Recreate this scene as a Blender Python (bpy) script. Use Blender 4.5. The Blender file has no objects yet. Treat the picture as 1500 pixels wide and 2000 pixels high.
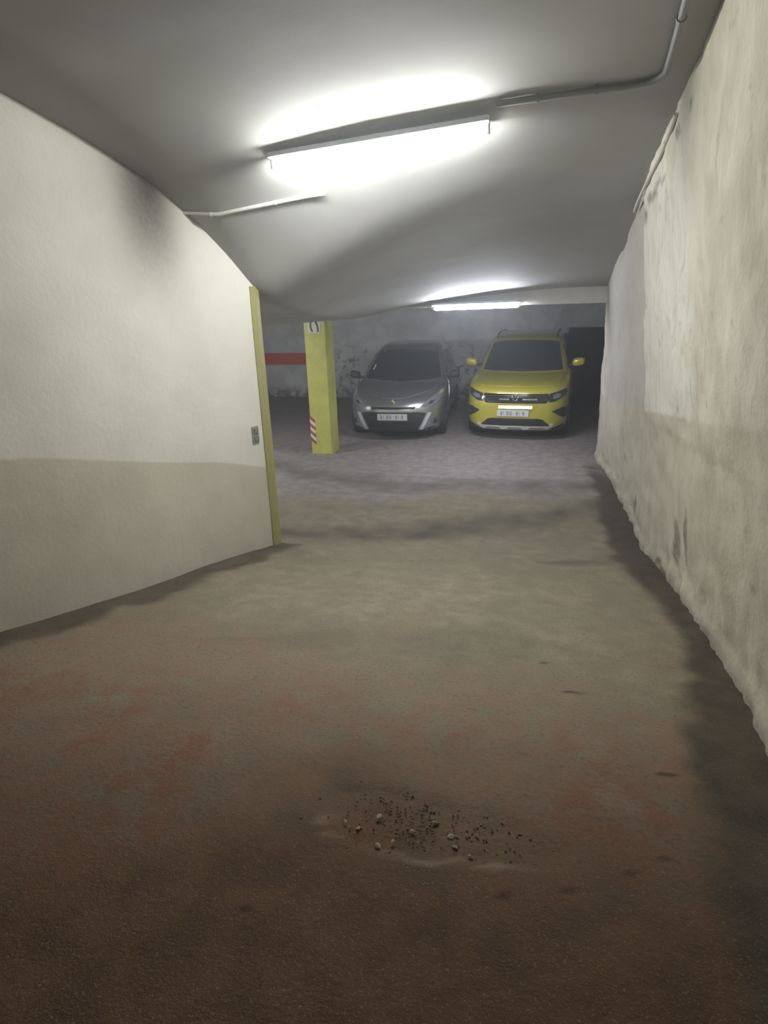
import bpy, bmesh, math, random
import numpy as np
from mathutils import Vector, Matrix, noise
from mathutils.geometry import delaunay_2d_cdt
from mathutils.bvhtree import BVHTree

scene = bpy.context.scene
C = scene.collection
random.seed(7)
R = math.radians

# ------------------------------------------------------------------ camera
def make_camera():
    pitch, yaw, roll, h = R(19.3), R(15.0), R(1.75), 2.39
    fw = Vector((-math.sin(yaw)*math.cos(pitch), math.cos(yaw)*math.cos(pitch), -math.sin(pitch)))
    r = Vector((math.cos(yaw), math.sin(yaw), 0)); u = r.cross(fw)
    r2 = math.cos(roll)*r - math.sin(roll)*u
    u2 = math.cos(roll)*u + math.sin(roll)*r
    cd = bpy.data.cameras.new('camera'); co = bpy.data.objects.new('camera', cd); C.objects.link(co)
    m = Matrix((r2, u2, -fw)).transposed().to_4x4(); m.translation = Vector((0, 0, h))
    co.matrix_world = m
    cd.sensor_fit = 'HORIZONTAL'; cd.sensor_width = 36.0; cd.lens = 36.0*1200/1500
    cd.clip_start = 0.02; cd.clip_end = 200
    scene.camera = co
make_camera()

# ------------------------------------------------------------------ world and exposure
w = bpy.data.worlds.new('world'); scene.world = w; w.use_nodes = True
w.node_tree.nodes['Background'].inputs[0].default_value = (0.95, 0.85, 0.72, 1)
w.node_tree.nodes['Background'].inputs[1].default_value = 0.012
vol = w.node_tree.nodes.new('ShaderNodeVolumeScatter')          # thin haze added to lift blacks and spread a glow round the tubes
vol.inputs['Color'].default_value = (.93, .96, 1, 1); vol.inputs['Density'].default_value = .013; vol.inputs['Anisotropy'].default_value = .45
w.node_tree.links.new(vol.outputs[0], w.node_tree.nodes['World Output'].inputs['Volume'])
vs = scene.view_settings
vs.view_transform = 'Standard'; vs.look = 'None'; vs.gamma = 1.0; vs.use_curve_mapping = False
vs.exposure = 0.0
cy = scene.cycles
cy.max_bounces = 5; cy.diffuse_bounces = 3; cy.glossy_bounces = 2; cy.transmission_bounces = 1; cy.volume_bounces = 0
cy.use_light_tree = False
NEAR_TUBE = ((0.985, 1.0, 0.965), 198.0)
FAR_TUBE = ((0.86, 0.89, 1.0), 220.0)

# ------------------------------------------------------------------ materials
class NT:
    def __init__(s, name):
        s.m = bpy.data.materials.new(name); s.m.use_nodes = True
        s.t = s.m.node_tree; s.b = s.t.nodes['Principled BSDF']
        s.co = s.t.nodes.new('ShaderNodeTexCoord')
    def n(s, t, **k):
        o = s.t.nodes.new(t)
        for a, v in k.items(): setattr(o, a, v)
        return o
    def l(s, a, b): s.t.links.new(a, b)
    def val(s, sock, v):
        if hasattr(v, 'is_output'): s.l(v, sock)
        else: sock.default_value = v
    def noise(s, scale, detail=4, rough=.55, stretch=None, dist=0.0):
        o = s.n('ShaderNodeTexNoise')
        o.inputs['Scale'].default_value = scale; o.inputs['Detail'].default_value = min(detail, 3)
        o.inputs['Roughness'].default_value = rough; o.inputs['Distortion'].default_value = dist
        if stretch:
            mp = s.n('ShaderNodeMapping'); mp.inputs['Scale'].default_value = stretch
            s.l(s.co.outputs['Object'], mp.inputs[0]); s.l(mp.outputs[0], o.inputs['Vector'])
        else: s.l(s.co.outputs['Object'], o.inputs['Vector'])
        return o.outputs['Fac']
    def ramp(s, fac, a, b, v0=0., v1=1.):
        o = s.n('ShaderNodeMapRange'); o.interpolation_type = 'SMOOTHSTEP'
        s.l(fac, o.inputs[0]); o.inputs[1].default_value = a; o.inputs[2].default_value = b
        o.inputs[3].default_value = v0; o.inputs[4].default_value = v1
        return o.outputs[0]
    def math(s, op, a, b=0.):
        o = s.n('ShaderNodeMath', operation=op); s.val(o.inputs[0], a); s.val(o.inputs[1], b); return o.outputs[0]
    def mix(s, f, a, b, mode='MIX'):
        o = s.n('ShaderNodeMix', data_type='RGBA', blend_type=mode)
        s.val(o.inputs[0], f)
        for i, v in ((6, a), (7, b)):
            s.val(o.inputs[i], v if hasattr(v, 'is_output') else (*v, 1))
        return o.outputs[2]
    def attr(s, name):
        o = s.n('ShaderNodeAttribute'); o.attribute_name = name; return o.outputs['Fac']
    def bump(s, h, strength=.3, dist=.01):
        o = s.n('ShaderNodeBump'); o.inputs['Strength'].default_value = strength
        o.inputs['Distance'].default_value = dist; s.l(h, o.inputs['Height']); s.l(o.outputs[0], s.b.inputs['Normal'])
    def col(s, c): s.val(s.b.inputs['Base Color'], c if hasattr(c, 'is_output') else (*c, 1))
    def rough(s, v): s.val(s.b.inputs['Roughness'], v)

def simple(name, c, rough=.5, metal=0., coat=0., var=.12, scale=30., spec=None):
    k = NT(name); f = k.noise(scale, 3)
    k.col(k.mix(f, tuple(x*(1-var) for x in c), tuple(min(1, x*(1+var)) for x in c)))
    k.rough(rough); k.b.inputs['Metallic'].default_value = metal; k.b.inputs['Coat Weight'].default_value = coat
    if spec is not None: k.b.inputs['Specular IOR Level'].default_value = spec
    return k.m

def emitter(name, c, s):
    k = NT(name); k.col((.9, .9, .9))
    k.b.inputs['Emission Color'].default_value = (*c, 1); k.b.inputs['Emission Strength'].default_value = s
    return k.m

def floor_material():
    k = NT('worn_concrete_floor')
    fine = k.noise(55, 5, .7); med = k.noise(7, 5, .6); big = k.noise(1.3, 4, .6); speck = k.noise(160, 2, .6)
    conc = k.mix(k.ramp(med, .3, .7), (.26, .225, .155), (.37, .325, .235))
    conc = k.mix(k.ramp(speck, .35, .65), k.mix(.5, conc, (.12, .10, .075)), conc)
    conc = k.mix(k.ramp(big, .4, .65, 0, .45), conc, (.20, .175, .13))
    gar = k.mix(k.ramp(med, .3, .7), (.23, .205, .195), (.33, .295, .28))
    c = k.mix(k.attr('garage'), conc, gar)
    redf = k.math('MULTIPLY', k.attr('red'), k.ramp(k.math('ADD', med, k.math('MULTIPLY', fine, .5)), .5, .85))
    c = k.mix(redf, c, (.21, .105, .07))
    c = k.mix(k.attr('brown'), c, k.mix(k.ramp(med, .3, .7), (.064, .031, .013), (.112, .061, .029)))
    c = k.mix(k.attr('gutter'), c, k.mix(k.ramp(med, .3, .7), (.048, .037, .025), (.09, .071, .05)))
    c = k.mix(k.attr('tyre'), c, (.085, .075, .06))
    c = k.mix(k.attr('pale'), c, (.42, .36, .27))
    c = k.mix(k.attr('spot'), c, (.025, .018, .012))
    c = k.mix(k.ramp(fine, .54, .72, 0, .5), c, (.07, .055, .04))
    c = k.mix(k.ramp(speck, .42, .30, 0, .25), c, (.40, .35, .27))
    k.col(c); k.rough(k.ramp(med, .2, .8, .75, .95)); k.b.inputs['Specular IOR Level'].default_value = .25
    k.bump(k.math('ADD', fine, k.math('ADD', k.math('MULTIPLY', speck, .4), k.math('MULTIPLY', med, .8))), .5, .012)
    return k.m

def left_wall_material():
    k = NT('two_tone_painted_plaster')
    n1 = k.noise(2.2, 5, .6); n2 = k.noise(30, 4, .6)
    up = k.mix(k.ramp(n1, .3, .7), (.73, .715, .645), (.80, .785, .715))
    lo = k.mix(k.ramp(n1, .3, .7), (.57, .535, .44), (.63, .595, .495))
    d = k.math('ADD', k.attr('dado'), k.math('MULTIPLY', k.math('SUBTRACT', n2, .5), .012))
    c = k.mix(k.ramp(d, -.012, .012), lo, up)
    c = k.mix(k.math('MULTIPLY', k.attr('dark_blotch'), k.ramp(n2, .2, .8, .75, 1)), c, (.12, .115, .10))
    c = k.mix(k.ramp(k.noise(11, 4, .7), .66, .8, 0, .3), c, (.40, .38, .32))
    k.col(c); k.rough(.75); k.b.inputs['Specular IOR Level'].default_value = .3
    k.bump(k.math('ADD', n2, k.math('MULTIPLY', k.noise(9, 3), .8)), .25, .008)
    return k.m

def right_wall_material():
    k = NT('stained_old_plaster')
    n1 = k.noise(1.6, 5, .65); n2 = k.noise(26, 5, .65); st = k.noise(2.4, 5, .65, (1.6, 1.6, .7), .9); bl = k.noise(7, 5, .7)
    up = k.mix(k.ramp(n1, .35, .65), (.58, .535, .43), (.73, .69, .58))
    fresh = k.mix(k.ramp(n1, .3, .7), (.75, .735, .66), (.82, .80, .715))
    up = k.mix(k.math('MULTIPLY', k.attr('fresh'), k.ramp(st, .25, .55)), up, fresh)
    up = k.mix(k.attr('dull'), up, (.52, .50, .445))
    lo = k.mix(k.ramp(n1, .3, .7), (.52, .48, .38), (.64, .60, .485))
    d = k.math('ADD', k.attr('dado'), k.math('MULTIPLY', k.math('SUBTRACT', bl, .5), .10))
    c = k.mix(k.ramp(d, -.02, .02), lo, up)
    c = k.mix(k.ramp(st, .55, .75, 0, .6), c, (.46, .42, .31))
    c = k.mix(k.ramp(bl, .60, .74, 0, .5), c, (.34, .305, .225))
    c = k.mix(k.ramp(bl, .40, .28, 0, .45), c, (.72, .68, .57))
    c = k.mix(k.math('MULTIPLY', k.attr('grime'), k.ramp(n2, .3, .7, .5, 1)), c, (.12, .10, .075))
    k.col(c); k.rough(.88); k.b.inputs['Specular IOR Level'].default_value = .2
    k.bump(k.math('ADD', n2, k.math('MULTIPLY', bl, 1.3)), .4, .012)
    return k.m

def ceiling_material():
    k = NT('grey_painted_soffit')
    n1 = k.noise(1.2, 4, .6); n2 = k.noise(40, 4, .6)
    c = k.mix(k.ramp(n1, .3, .7), (.35, .35, .335), (.40, .40, .385))
    c = k.mix(k.ramp(k.noise(5, 5, .7), .62, .8, 0, .25), c, (.34, .325, .29))
    k.col(c); k.rough(.8); k.b.inputs['Specular IOR Level'].default_value = .25
    k.bump(k.math('ADD', n2, k.noise(6, 3)), .12, .004)
    return k.m

def back_wall_material():
    k = NT('flaking_garage_wall')
    n1 = k.noise(1.6, 5, .65); n2 = k.noise(5, 5, .7); n3 = k.noise(30, 4)
    sx = k.n('ShaderNodeSeparateXYZ'); k.l(k.co.outputs['Object'], sx.inputs[0])
    c = k.mix(k.ramp(n1, .35, .65), (.55, .55, .54), (.70, .70, .69))
    peel = k.math('MULTIPLY', k.ramp(n2, .5, .62), k.ramp(sx.outputs[2], 1.5, .9))
    peel = k.math('MULTIPLY', peel, k.ramp(sx.outputs[0], -5.4, -4.9))
    c = k.mix(peel, c, (.20, .195, .18))
    band = k.math('MULTIPLY', k.ramp(sx.outputs[2], .80, .82), k.ramp(sx.outputs[2], 1.12, 1.10))
    band = k.math('MULTIPLY', band, k.ramp(sx.outputs[0], -5.35, -5.37))
    c = k.mix(band, c, (.62, .11, .06))
    c = k.mix(k.math('MULTIPLY', k.ramp(sx.outputs[2], .35, .05), k.ramp(n2, .3, .6)), c, (.16, .15, .14))
    k.col(c); k.rough(.85); k.bump(k.math('ADD', n3, n2), .3, .01)
    return k.m

def pillar_material():
    k = NT('yellow_pillar_paint')
    n1 = k.noise(4, 4, .6); n2 = k.noise(22, 5, .7)
    c = k.mix(k.ramp(n1, .3, .7), (.46, .46, .10), (.56, .56, .13))
    c = k.mix(k.ramp(n2, .62, .75, 0, .5), c, (.36, .36, .10))
    k.col(c); k.rough(.55); k.bump(n2, .15, .006)
    return k.m

M = {}
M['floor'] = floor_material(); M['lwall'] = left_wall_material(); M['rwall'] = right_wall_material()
M['ceil'] = ceiling_material(); M['bwall'] = back_wall_material(); M['pillar'] = pillar_material()
M['guard'] = simple('yellow_corner_paint', (.34, .325, .13), .5, scale=12)
M['beam'] = simple('white_beam_paint', (.66, .65, .62), .7, scale=8)
M['dark_slab'] = simple('dark_slab_paint', (.045, .045, .047), .9, scale=5, var=.3)  # near-black tone for the slab added behind the yellow car
M['greywall'] = simple('grey_render', (.33, .325, .31), .85, scale=4, var=.15)
M['tube_near'] = emitter('cool_white_tube', *NEAR_TUBE)
M['tube_far'] = emitter('bluish_white_tube', *FAR_TUBE)
M['tube_bay'] = emitter('bay_tube', (.95, .97, 1.0), 310.0)
M['batten'] = simple('white_enamel', (.50, .53, .56), .35)
M['holder'] = simple('white_plastic', (.6, .6, .58), .4)
M['conduit'] = simple('grey_conduit_plastic', (.24, .245, .23), .5)
M['conduit_light'] = simple('painted_conduit', (.58, .57, .53), .55)
M['cable'] = simple('pale_cable_sheath', (.56, .53, .46), .6)
M['switch'] = simple('grey_switch_plastic', (.30, .30, .27), .5)
M['switch_key'] = simple('dark_switch_key', (.20, .20, .18), .5)
M['white_patch'] = simple('white_stencil_ground', (.60, .60, .52), .6)
M['black_ink'] = simple('black_stencil_paint', (.03, .03, .028), .6)
M['hz_red'] = simple('hazard_red', (.34, .06, .045), .5)
M['hz_white'] = simple('hazard_white', (.72, .68, .64), .45)
M['chip'] = simple('pale_concrete_chip', (.33, .28, .21), .9, scale=60)
M['grit'] = simple('brown_grit', (.20, .155, .11), .95, scale=90, var=.35)
M['yellow'] = simple('lime_yellow_car_paint', (.52, .475, .05), .32, .15, .8, .03, 200)
M['silver'] = simple('silver_car_paint', (.50, .505, .52), .30, .8, .7, .05, 300)
M['glass'] = simple('dark_tinted_glass', (.022, .026, .032), .06, 0, .3, .05)
M['blackp'] = simple('black_plastic', (.022, .022, .024), .55)
M['gloss'] = simple('gloss_black', (.012, .012, .014), .15, 0, .5)
M['chrome'] = simple('bright_chrome', (.72, .73, .75), .18, 1.0)
M['skid'] = simple('matt_silver_trim', (.74, .75, .76), .35, .25)
M['plate'] = simple('white_number_plate', (.66, .68, .68), .4, var=.03)
M['plate_ink'] = simple('plate_black', (.2, .21, .21), .5)
M['whitestrip'] = simple('white_glint_ledge', (.9, .9, .88), .22, .8, var=.02)
M['lens'] = simple('headlamp_lens', (.30, .32, .34), .08, .3, .6)
M['lamp_dark'] = simple('dark_headlamp', (.05, .052, .06), .1, .2, .6)
M['amber'] = simple('pale_indicator_lens', (.60, .52, .30), .12, 0, .5)
M['rubber'] = simple('tyre_rubber', (.018, .018, .018), .85)
M['alloy'] = simple('wheel_alloy', (.40, .41, .42), .3, .85)
M['steel_dark'] = simple('dark_wheel', (.06, .06, .065), .4, .6)

# ------------------------------------------------------------------ helpers
def mesh_obj(name, verts, faces, mat, parent=None, smooth=False, attrs=None):
    me = bpy.data.meshes.new(name); me.from_pydata([tuple(v) for v in verts], [], faces)
    me.materials.append(mat)
    if smooth: me.polygons.foreach_set('use_smooth', [True]*len(me.polygons))
    for k, v in (attrs or {}).items():
        a = me.attributes.new(k, 'FLOAT', 'POINT'); a.data.foreach_set('value', list(v))
    me.update()
    o = bpy.data.objects.new(name, me); C.objects.link(o)
    if parent: o.parent = parent
    return o
def bm_obj(name, bm, mat, parent=None, smooth=False):
    bmesh.ops.recalc_face_normals(bm, faces=bm.faces)
    me = bpy.data.meshes.new(name); bm.to_mesh(me); bm.free(); me.materials.append(mat)
    if smooth: me.polygons.foreach_set('use_smooth', [True]*len(me.polygons))
    o = bpy.data.objects.new(name, me); C.objects.link(o)
    if parent: o.parent = parent
    return o
def tag(o, label, cat=None, group=None, kind=None):
    o['label'] = label
    if cat: o['category'] = cat
    if group: o['group'] = group
    if kind: o['kind'] = kind
    return o
def empty(name, loc, rz=0.0):
    o = bpy.data.objects.new(name, None); C.objects.link(o); o.location = loc; o.rotation_euler = (0, 0, rz)
    o.empty_display_size = .1
    return o
def box(name, a, b, mat, parent=None, bev=.0):
    bm = bmesh.new(); bmesh.ops.create_cube(bm, size=1)
    for v in bm.verts:
        v.co = Vector([(a[i]+b[i])/2 + v.co[i]*(b[i]-a[i]) for i in range(3)])
    if bev: bmesh.ops.bevel(bm, geom=bm.edges[:], offset=bev, segments=2, affect='EDGES', profile=.6)
    return bm_obj(name, bm, mat, parent)
def sweep(pts, r, n=10):
    pts = [Vector(p) for p in pts]; V = []; F = []
    up = Vector((0, 0, 1))
    for i, p in enumerate(pts):
        t = (pts[min(i+1, len(pts)-1)] - pts[max(i-1, 0)]).normalized()
        u = up if abs(t.dot(up)) < .95 else Vector((1, 0, 0))
        a = t.cross(u).normalized(); b = t.cross(a).normalized()
        for k in range(n):
            q = 2*math.pi*k/n; V.append(p + a*(r*math.cos(q)) + b*(r*math.sin(q)))
    for i in range(len(pts)-1):
        for k in range(n):
            F.append((i*n+k, i*n+(k+1) % n, (i+1)*n+(k+1) % n, (i+1)*n+k))
    F.append(tuple(range(n))); F.append(tuple((len(pts)-1)*n+k for k in range(n))[::-1])
    return V, F
def lathe(prof, axis, n=28):
    """prof: (axial, radius) list; revolve about the local x axis"""
    V = []; F = []
    for a, r in prof:
        for k in range(n):
            q = 2*math.pi*k/n; V.append((a, r*math.cos(q), r*math.sin(q)))
    for i in range(len(prof)-1):
        for k in range(n): F.append((i*n+k, i*n+(k+1) % n, (i+1)*n+(k+1) % n, (i+1)*n+k))
    F.append(tuple(range(n))); F.append(tuple((len(prof)-1)*n+k for k in range(n)))
    return V, F
def nz(x, y, z=0., s=1.): return noise.noise(Vector((x*s, y*s, z*s)))
def fb(x, y, z=0., s=1., o=4): return noise.fractal(Vector((x*s, y*s, z*s)), 1.0, 2.0, o)
def sstep(a, b, x):
    t = min(1, max(0, (x-a)/(b-a))) if b != a else 0
    return t*t*(3-2*t)
def itp(x, xs, ys): return float(np.interp(x, xs, ys))
def smooth_curve(xs, ys, step=.05, width=.12):
    X = np.arange(xs[0], xs[-1]+step/2, step); Y = np.interp(X, xs, ys)
    k = max(1, int(width/step)); kern = np.hanning(2*k+3)[1:-1]; kern /= kern.sum()
    P = np.concatenate([Y[0]-(Y[1:len(kern)//2+1]-Y[0])[::-1], Y, Y[-1]-(Y[-len(kern)//2:-1]-Y[-1])[::-1]])
    return X, np.convolve(P, kern, 'same')[len(kern)//2:len(kern)//2+len(X)]

# ------------------------------------------------------------------ shape of the place
YB = 15.0                                              # back wall
def zfloor(Y):
    s, y0, k = .176, 6.0, .16                           # ramp running down to the level garage floor
    d = (y0-Y)/k
    return s*k*(d if d > 30 else math.log1p(math.exp(d)))
LWY = [-3, 0, 1, 2.0, 2.46, 2.75, 3.1, 3.64, 4.13, 4.63, 5.11]
LWX = [-4.05, -3.55, -3.32, -3.1, -2.98, -2.9, -2.81, -2.71, -2.64, -2.55, -2.42]
_lx = smooth_curve(LWY, LWX, .05, .3)
def xleft(Y): return itp(Y, *_lx)
_zl = smooth_curve([-3, 0, 2.5, 3.1, 3.7, 4.14, 4.5, 4.8, 5.0, 5.15, 5.5, 6.5, 9.2],
                   [4.5, 4.0, 3.58, 3.45, 3.28, 3.14, 2.96, 2.74, 2.55, 2.42, 2.33, 2.24, 2.09], .05, .22)
def zceil(X, Y):
    zl = itp(Y, *_zl); zr = 2.43 + .2*(9-Y) + .06*math.cos(min(1, abs(Y-5.9)/2.6)*math.pi/2)**2
    xs = itp(Y, [5.5, 8], [-2.36, -2.75]); t = min(1, max(0, (X-xs)/(.7-xs))); t = t*(2-t)
    return zl + (zr-zl)*t - .05*max(0, -2.75-X)
_rb = smooth_curve([-3, 2.4, 3, 4.46, 6.73, 8.3, 9.6], [.92, .97, 1.02, 1.06, 1.0, .93, .81], .1, .5)
_rt = smooth_curve([-3, 3.5, 5.7, 8.7, 9.6], [.60, .63, .665, .69, .75], .1, .4)
def xright(Y, f): return itp(Y, *_rb)*(1-f) + itp(Y, *_rt)*f

def grid_faces(nu, nv):
    return [(i*nv+j, (i+1)*nv+j, (i+1)*nv+j+1, i*nv+j+1) for i in range(nu-1) for j in range(nv-1)]

# floor -------------------------------------------------------------
def build_floor():
    xs = list(np.arange(-9.4, -4.2, .4)) + list(np.arange(-4.2, 1.3, .035)) + [1.4, 1.7]
    ys = [-3, -2.4, -1.8, -1.2, -.6] + list(np.arange(-.2, 3.2, .022)) + list(np.arange(3.2, 10.2, .05)) + list(np.arange(10.2, 15.31, .3))
    at = {k: [] for k in ('garage', 'red', 'brown', 'gutter', 'tyre', 'pale', 'spot')}
    spots = [(.32, 1.45, .022, .012), (.42, 1.53, .03, .009), (.14, 1.34, .018, .012), (.26, 1.67, .014, .012), (-.03, 1.28, .008, .012),
             (.08, 2.9, .02, .02), (-.22, 1.33, .02, .008), (.5, 2.0, .03, .01), (.2, 2.6, .05, .012), (-.7, 1.05, .012, .012)]
    V = []
    for x in xs:
        for y in ys:
            z = zfloor(y); near = y < 10
            n1 = fb(x, y, 3.1, .9) if near else 0
            n2 = fb(x, y, 9.7, 3.2) if near else 0
            z += .012*n1*sstep(10, 9, y) + .004*n2
            # crumbled hollow in the ramp surface
            ex, ey = (x+.30)/.36, (y-1.50)/.15
            q = ex*ex + ey*ey + .9*n2
            hol = sstep(1.25, .75, q) if y < 2.2 else 0
            rim = sstep(.25, .0, abs(q-1.15))*sstep(1.52, 1.40, y) if y < 2.2 and abs(x+.3) < .6 else 0
            if hol or rim:
                z += -.009*hol + .009*hol*fb(x, y, 1, 22) + .004*rim*(.5+n1+fb(x, y, 2, 12))
            V.append((x, y, z))
            at['garage'].append(sstep(-.25, .35, y-7.5-.28*(x+.3)+.5*n1))
            xl = xleft(y) if y < 5.11 else -9
            g = 0
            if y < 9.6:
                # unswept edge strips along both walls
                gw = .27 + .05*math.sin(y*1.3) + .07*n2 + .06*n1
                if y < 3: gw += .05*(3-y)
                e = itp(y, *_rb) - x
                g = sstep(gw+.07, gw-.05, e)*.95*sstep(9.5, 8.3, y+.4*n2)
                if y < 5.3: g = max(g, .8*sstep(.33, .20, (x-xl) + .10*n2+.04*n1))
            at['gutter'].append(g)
            at['red'].append(sstep(3.3, 1.9, y+1.0*n1+.3*n2)*(.5+.5*sstep(-.1, .3, n1+n2*.3)) if y < 5 else 0)
            at['brown'].append(.95*sstep(2.45, .95, y+.35*n1+.2*n2-.12*x) if y < 4 else 0)  # reddish-brown floor colour, also darkened towards the camera for lamp falloff
            # tyre-blackened sweeps where cars turn at the foot of the ramp
            t1 = abs(y-(6.15+.55*(x+.9)+.12*(x+.9)**2)+.35*n1)
            t2 = abs(y-(7.75+.10*(x+1)-.35*n1+.10*(x+1)**2))
            t3 = abs(y-(5.25+.3*(x-.3)+.3*n1))/max(.05, sstep(-.2, .4, x))
            t4 = abs(y-(3.0+.3*n1+.1*(x+.7)))/max(.05, sstep(.9, .4, abs(x+.7)))
            tv = max(.95*sstep(.62, .05, t1), .75*sstep(.5, .05, t2), .55*sstep(.25, .03, t3), .35*sstep(.4, .05, t4)) if near and y > 2 else 0
            at['tyre'].append(tv*(.65+.5*n2))
            at['pale'].append(.5*rim*sstep(-.2, .4, n2+.6*fb(x, y, 4, 9)) if rim else 0)
            s = 0
            if y < 3:
                for sx, sy, rx, ry in spots:
                    s = max(s, sstep(1.5, .6, ((x-sx)/rx)**2+((y-sy)/ry)**2))
            at['spot'].append(s*.85)
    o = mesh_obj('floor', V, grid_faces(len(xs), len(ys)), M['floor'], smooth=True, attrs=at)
    tag(o, 'worn brown and beige concrete ramp running down to the garage floor', 'floor', kind='structure')
build_floor()

# ceilings -----------------------------------------------------------
def build_ceilings():
    xs = list(np.arange(-9.4, -4.2, .4)) + list(np.arange(-4.2, 1.05, .07)) + [1.2, 1.7]; ys = list(np.arange(-3, 9.05, .07))
    V = [(x, y, zceil(x, y) + .008*fb(x, y, 5, .8)) for x in xs for y in ys]
    F = grid_faces(len(xs), len(ys))
    ny = len(ys); k = len(V)                           # thickness at the lower edge
    for i, x in enumerate(xs): V.append((x, ys[-1]+.02, 2.62))
    for i in range(len(xs)-1): F.append((i*ny+ny-1, (i+1)*ny+ny-1, k+i+1, k+i))
    o = mesh_obj('ceiling', V, F, M['ceil'], smooth=True)
    es = o.modifiers.new('edge', 'EDGE_SPLIT'); es.split_angle = R(40)
    tag(o, 'sloping twisted grey soffit above the ramp', 'ceiling', kind='structure')
    o = box('ceiling_garage', (-9.4, 9.06, 2.42), (1.9, 15.3, 2.6), M['ceil'])
    tag(o, 'flat grey ceiling over the parked cars', 'ceiling', kind='structure')
    bm = bmesh.new(); bmesh.ops.create_cube(bm, size=1)
    a, b = (-2.5, 8.93, 2.232), (.95, 8.985, 2.6)
    for v in bm.verts: v.co = Vector([(a[i]+b[i])/2 + v.co[i]*(b[i]-a[i]) for i in range(3)])
    bmesh.ops.bevel(bm, geom=bm.edges[:], offset=.008, segments=2, affect='EDGES')
    o = bm_obj('trim_1', bm, M['beam'])
    tag(o, 'white concrete beam where the sloping ceiling ends above the cars', 'beam', kind='structure')
build_ceilings()

# left wall -----------------------------------------------------------
def build_left_wall():
    path = []
    for y in np.arange(-3, 5.06, .05): path.append((xleft(y), y))
    x0, y0 = xleft(5.08), 5.08
    for a in (15, 40, 65, 85): path.append((x0-.03+.03*math.cos(R(a)), y0+.03*math.sin(R(a))))
    for x in np.arange(x0-.08, -9.3, -.25): path.append((x, y0+.032))
    nv = 64; V = []; da = []; st = []
    for x, y in path:
        zb = zfloor(y)-.04; zt = zceil(x, y)+.06
        for j in range(nv):
            z = zb + (zt-zb)*j/(nv-1)
            d = .006*fb(x, y, z, 1.3)
            V.append((x+d, y, z))
            zd = 1.61-.27*(y-2.68) if y > 2.9 else 1.55-.19*(y-2.9)
            zd += -.05*sstep(4.4, 5.1, y)
            da.append(z-zd+.01*math.sin(y*2.1))
            s = 0
            # soft dark blotch under the ceiling
            u = (y-(4.02+.10*(3.0-z)))/(.24+.06*(3.1-z)); v_ = (z-2.98)/.42
            s = .72*math.exp(-(u*u)**1.2-(v_*v_ if v_ < 0 else .15*v_*v_)) if z > 2.1 and y < 5 else 0
            u2 = (y-4.92)/.05; v2 = (z-1.27)/.08
            st.append(min(1, s))
    o = mesh_obj('wall_left', V, grid_faces(len(path), nv), M['lwall'], smooth=True, attrs={'dado': da, 'dark_blotch': st})
    tag(o, 'curved left ramp wall painted cream above and grey-beige below with soft dark blotch', 'wall', kind='structure')
    # yellow corner guard
    zb, zt = zfloor(5.1)-.02, zceil(-2.45, 5.1)+.03
    tdir = Vector((xleft(5.0)-xleft(4.9), .1, 0)).normalized(); nrm = Vector((tdir.y, -tdir.x, 0))
    c0 = Vector((x0, y0, 0))
    prof = [c0-tdir*.08+nrm*.003, c0-tdir*.08+nrm*.014, c0-tdir*.02+nrm*.016, c0+tdir*.03+nrm*.010, c0+tdir*.052-nrm*.012,
            c0+tdir*.052-nrm*.10, c0+tdir*.036-nrm*.10]
    n = len(prof); V = []; F = []; lev = 24
    for j in range(lev):
        z = zb+(zt-zb)*j/(lev-1)
        for p in prof: V.append((p.x+.003*nz(p.x, z, 1, 6), p.y, z))
    for j in range(lev-1):
        for k in range(n): F.append((j*n+k, j*n+(k+1) % n, (j+1)*n+(k+1) % n, (j+1)*n+k))
    F.append(tuple(range(n))[::-1]); F.append(tuple((lev-1)*n+k for k in range(n)))
    o = mesh_obj('trim_2', V, F, M['guard'])
    tag(o, 'yellow painted corner guard at the end of the curved left wall', 'corner guard', kind='structure')
build_left_wall()

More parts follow.
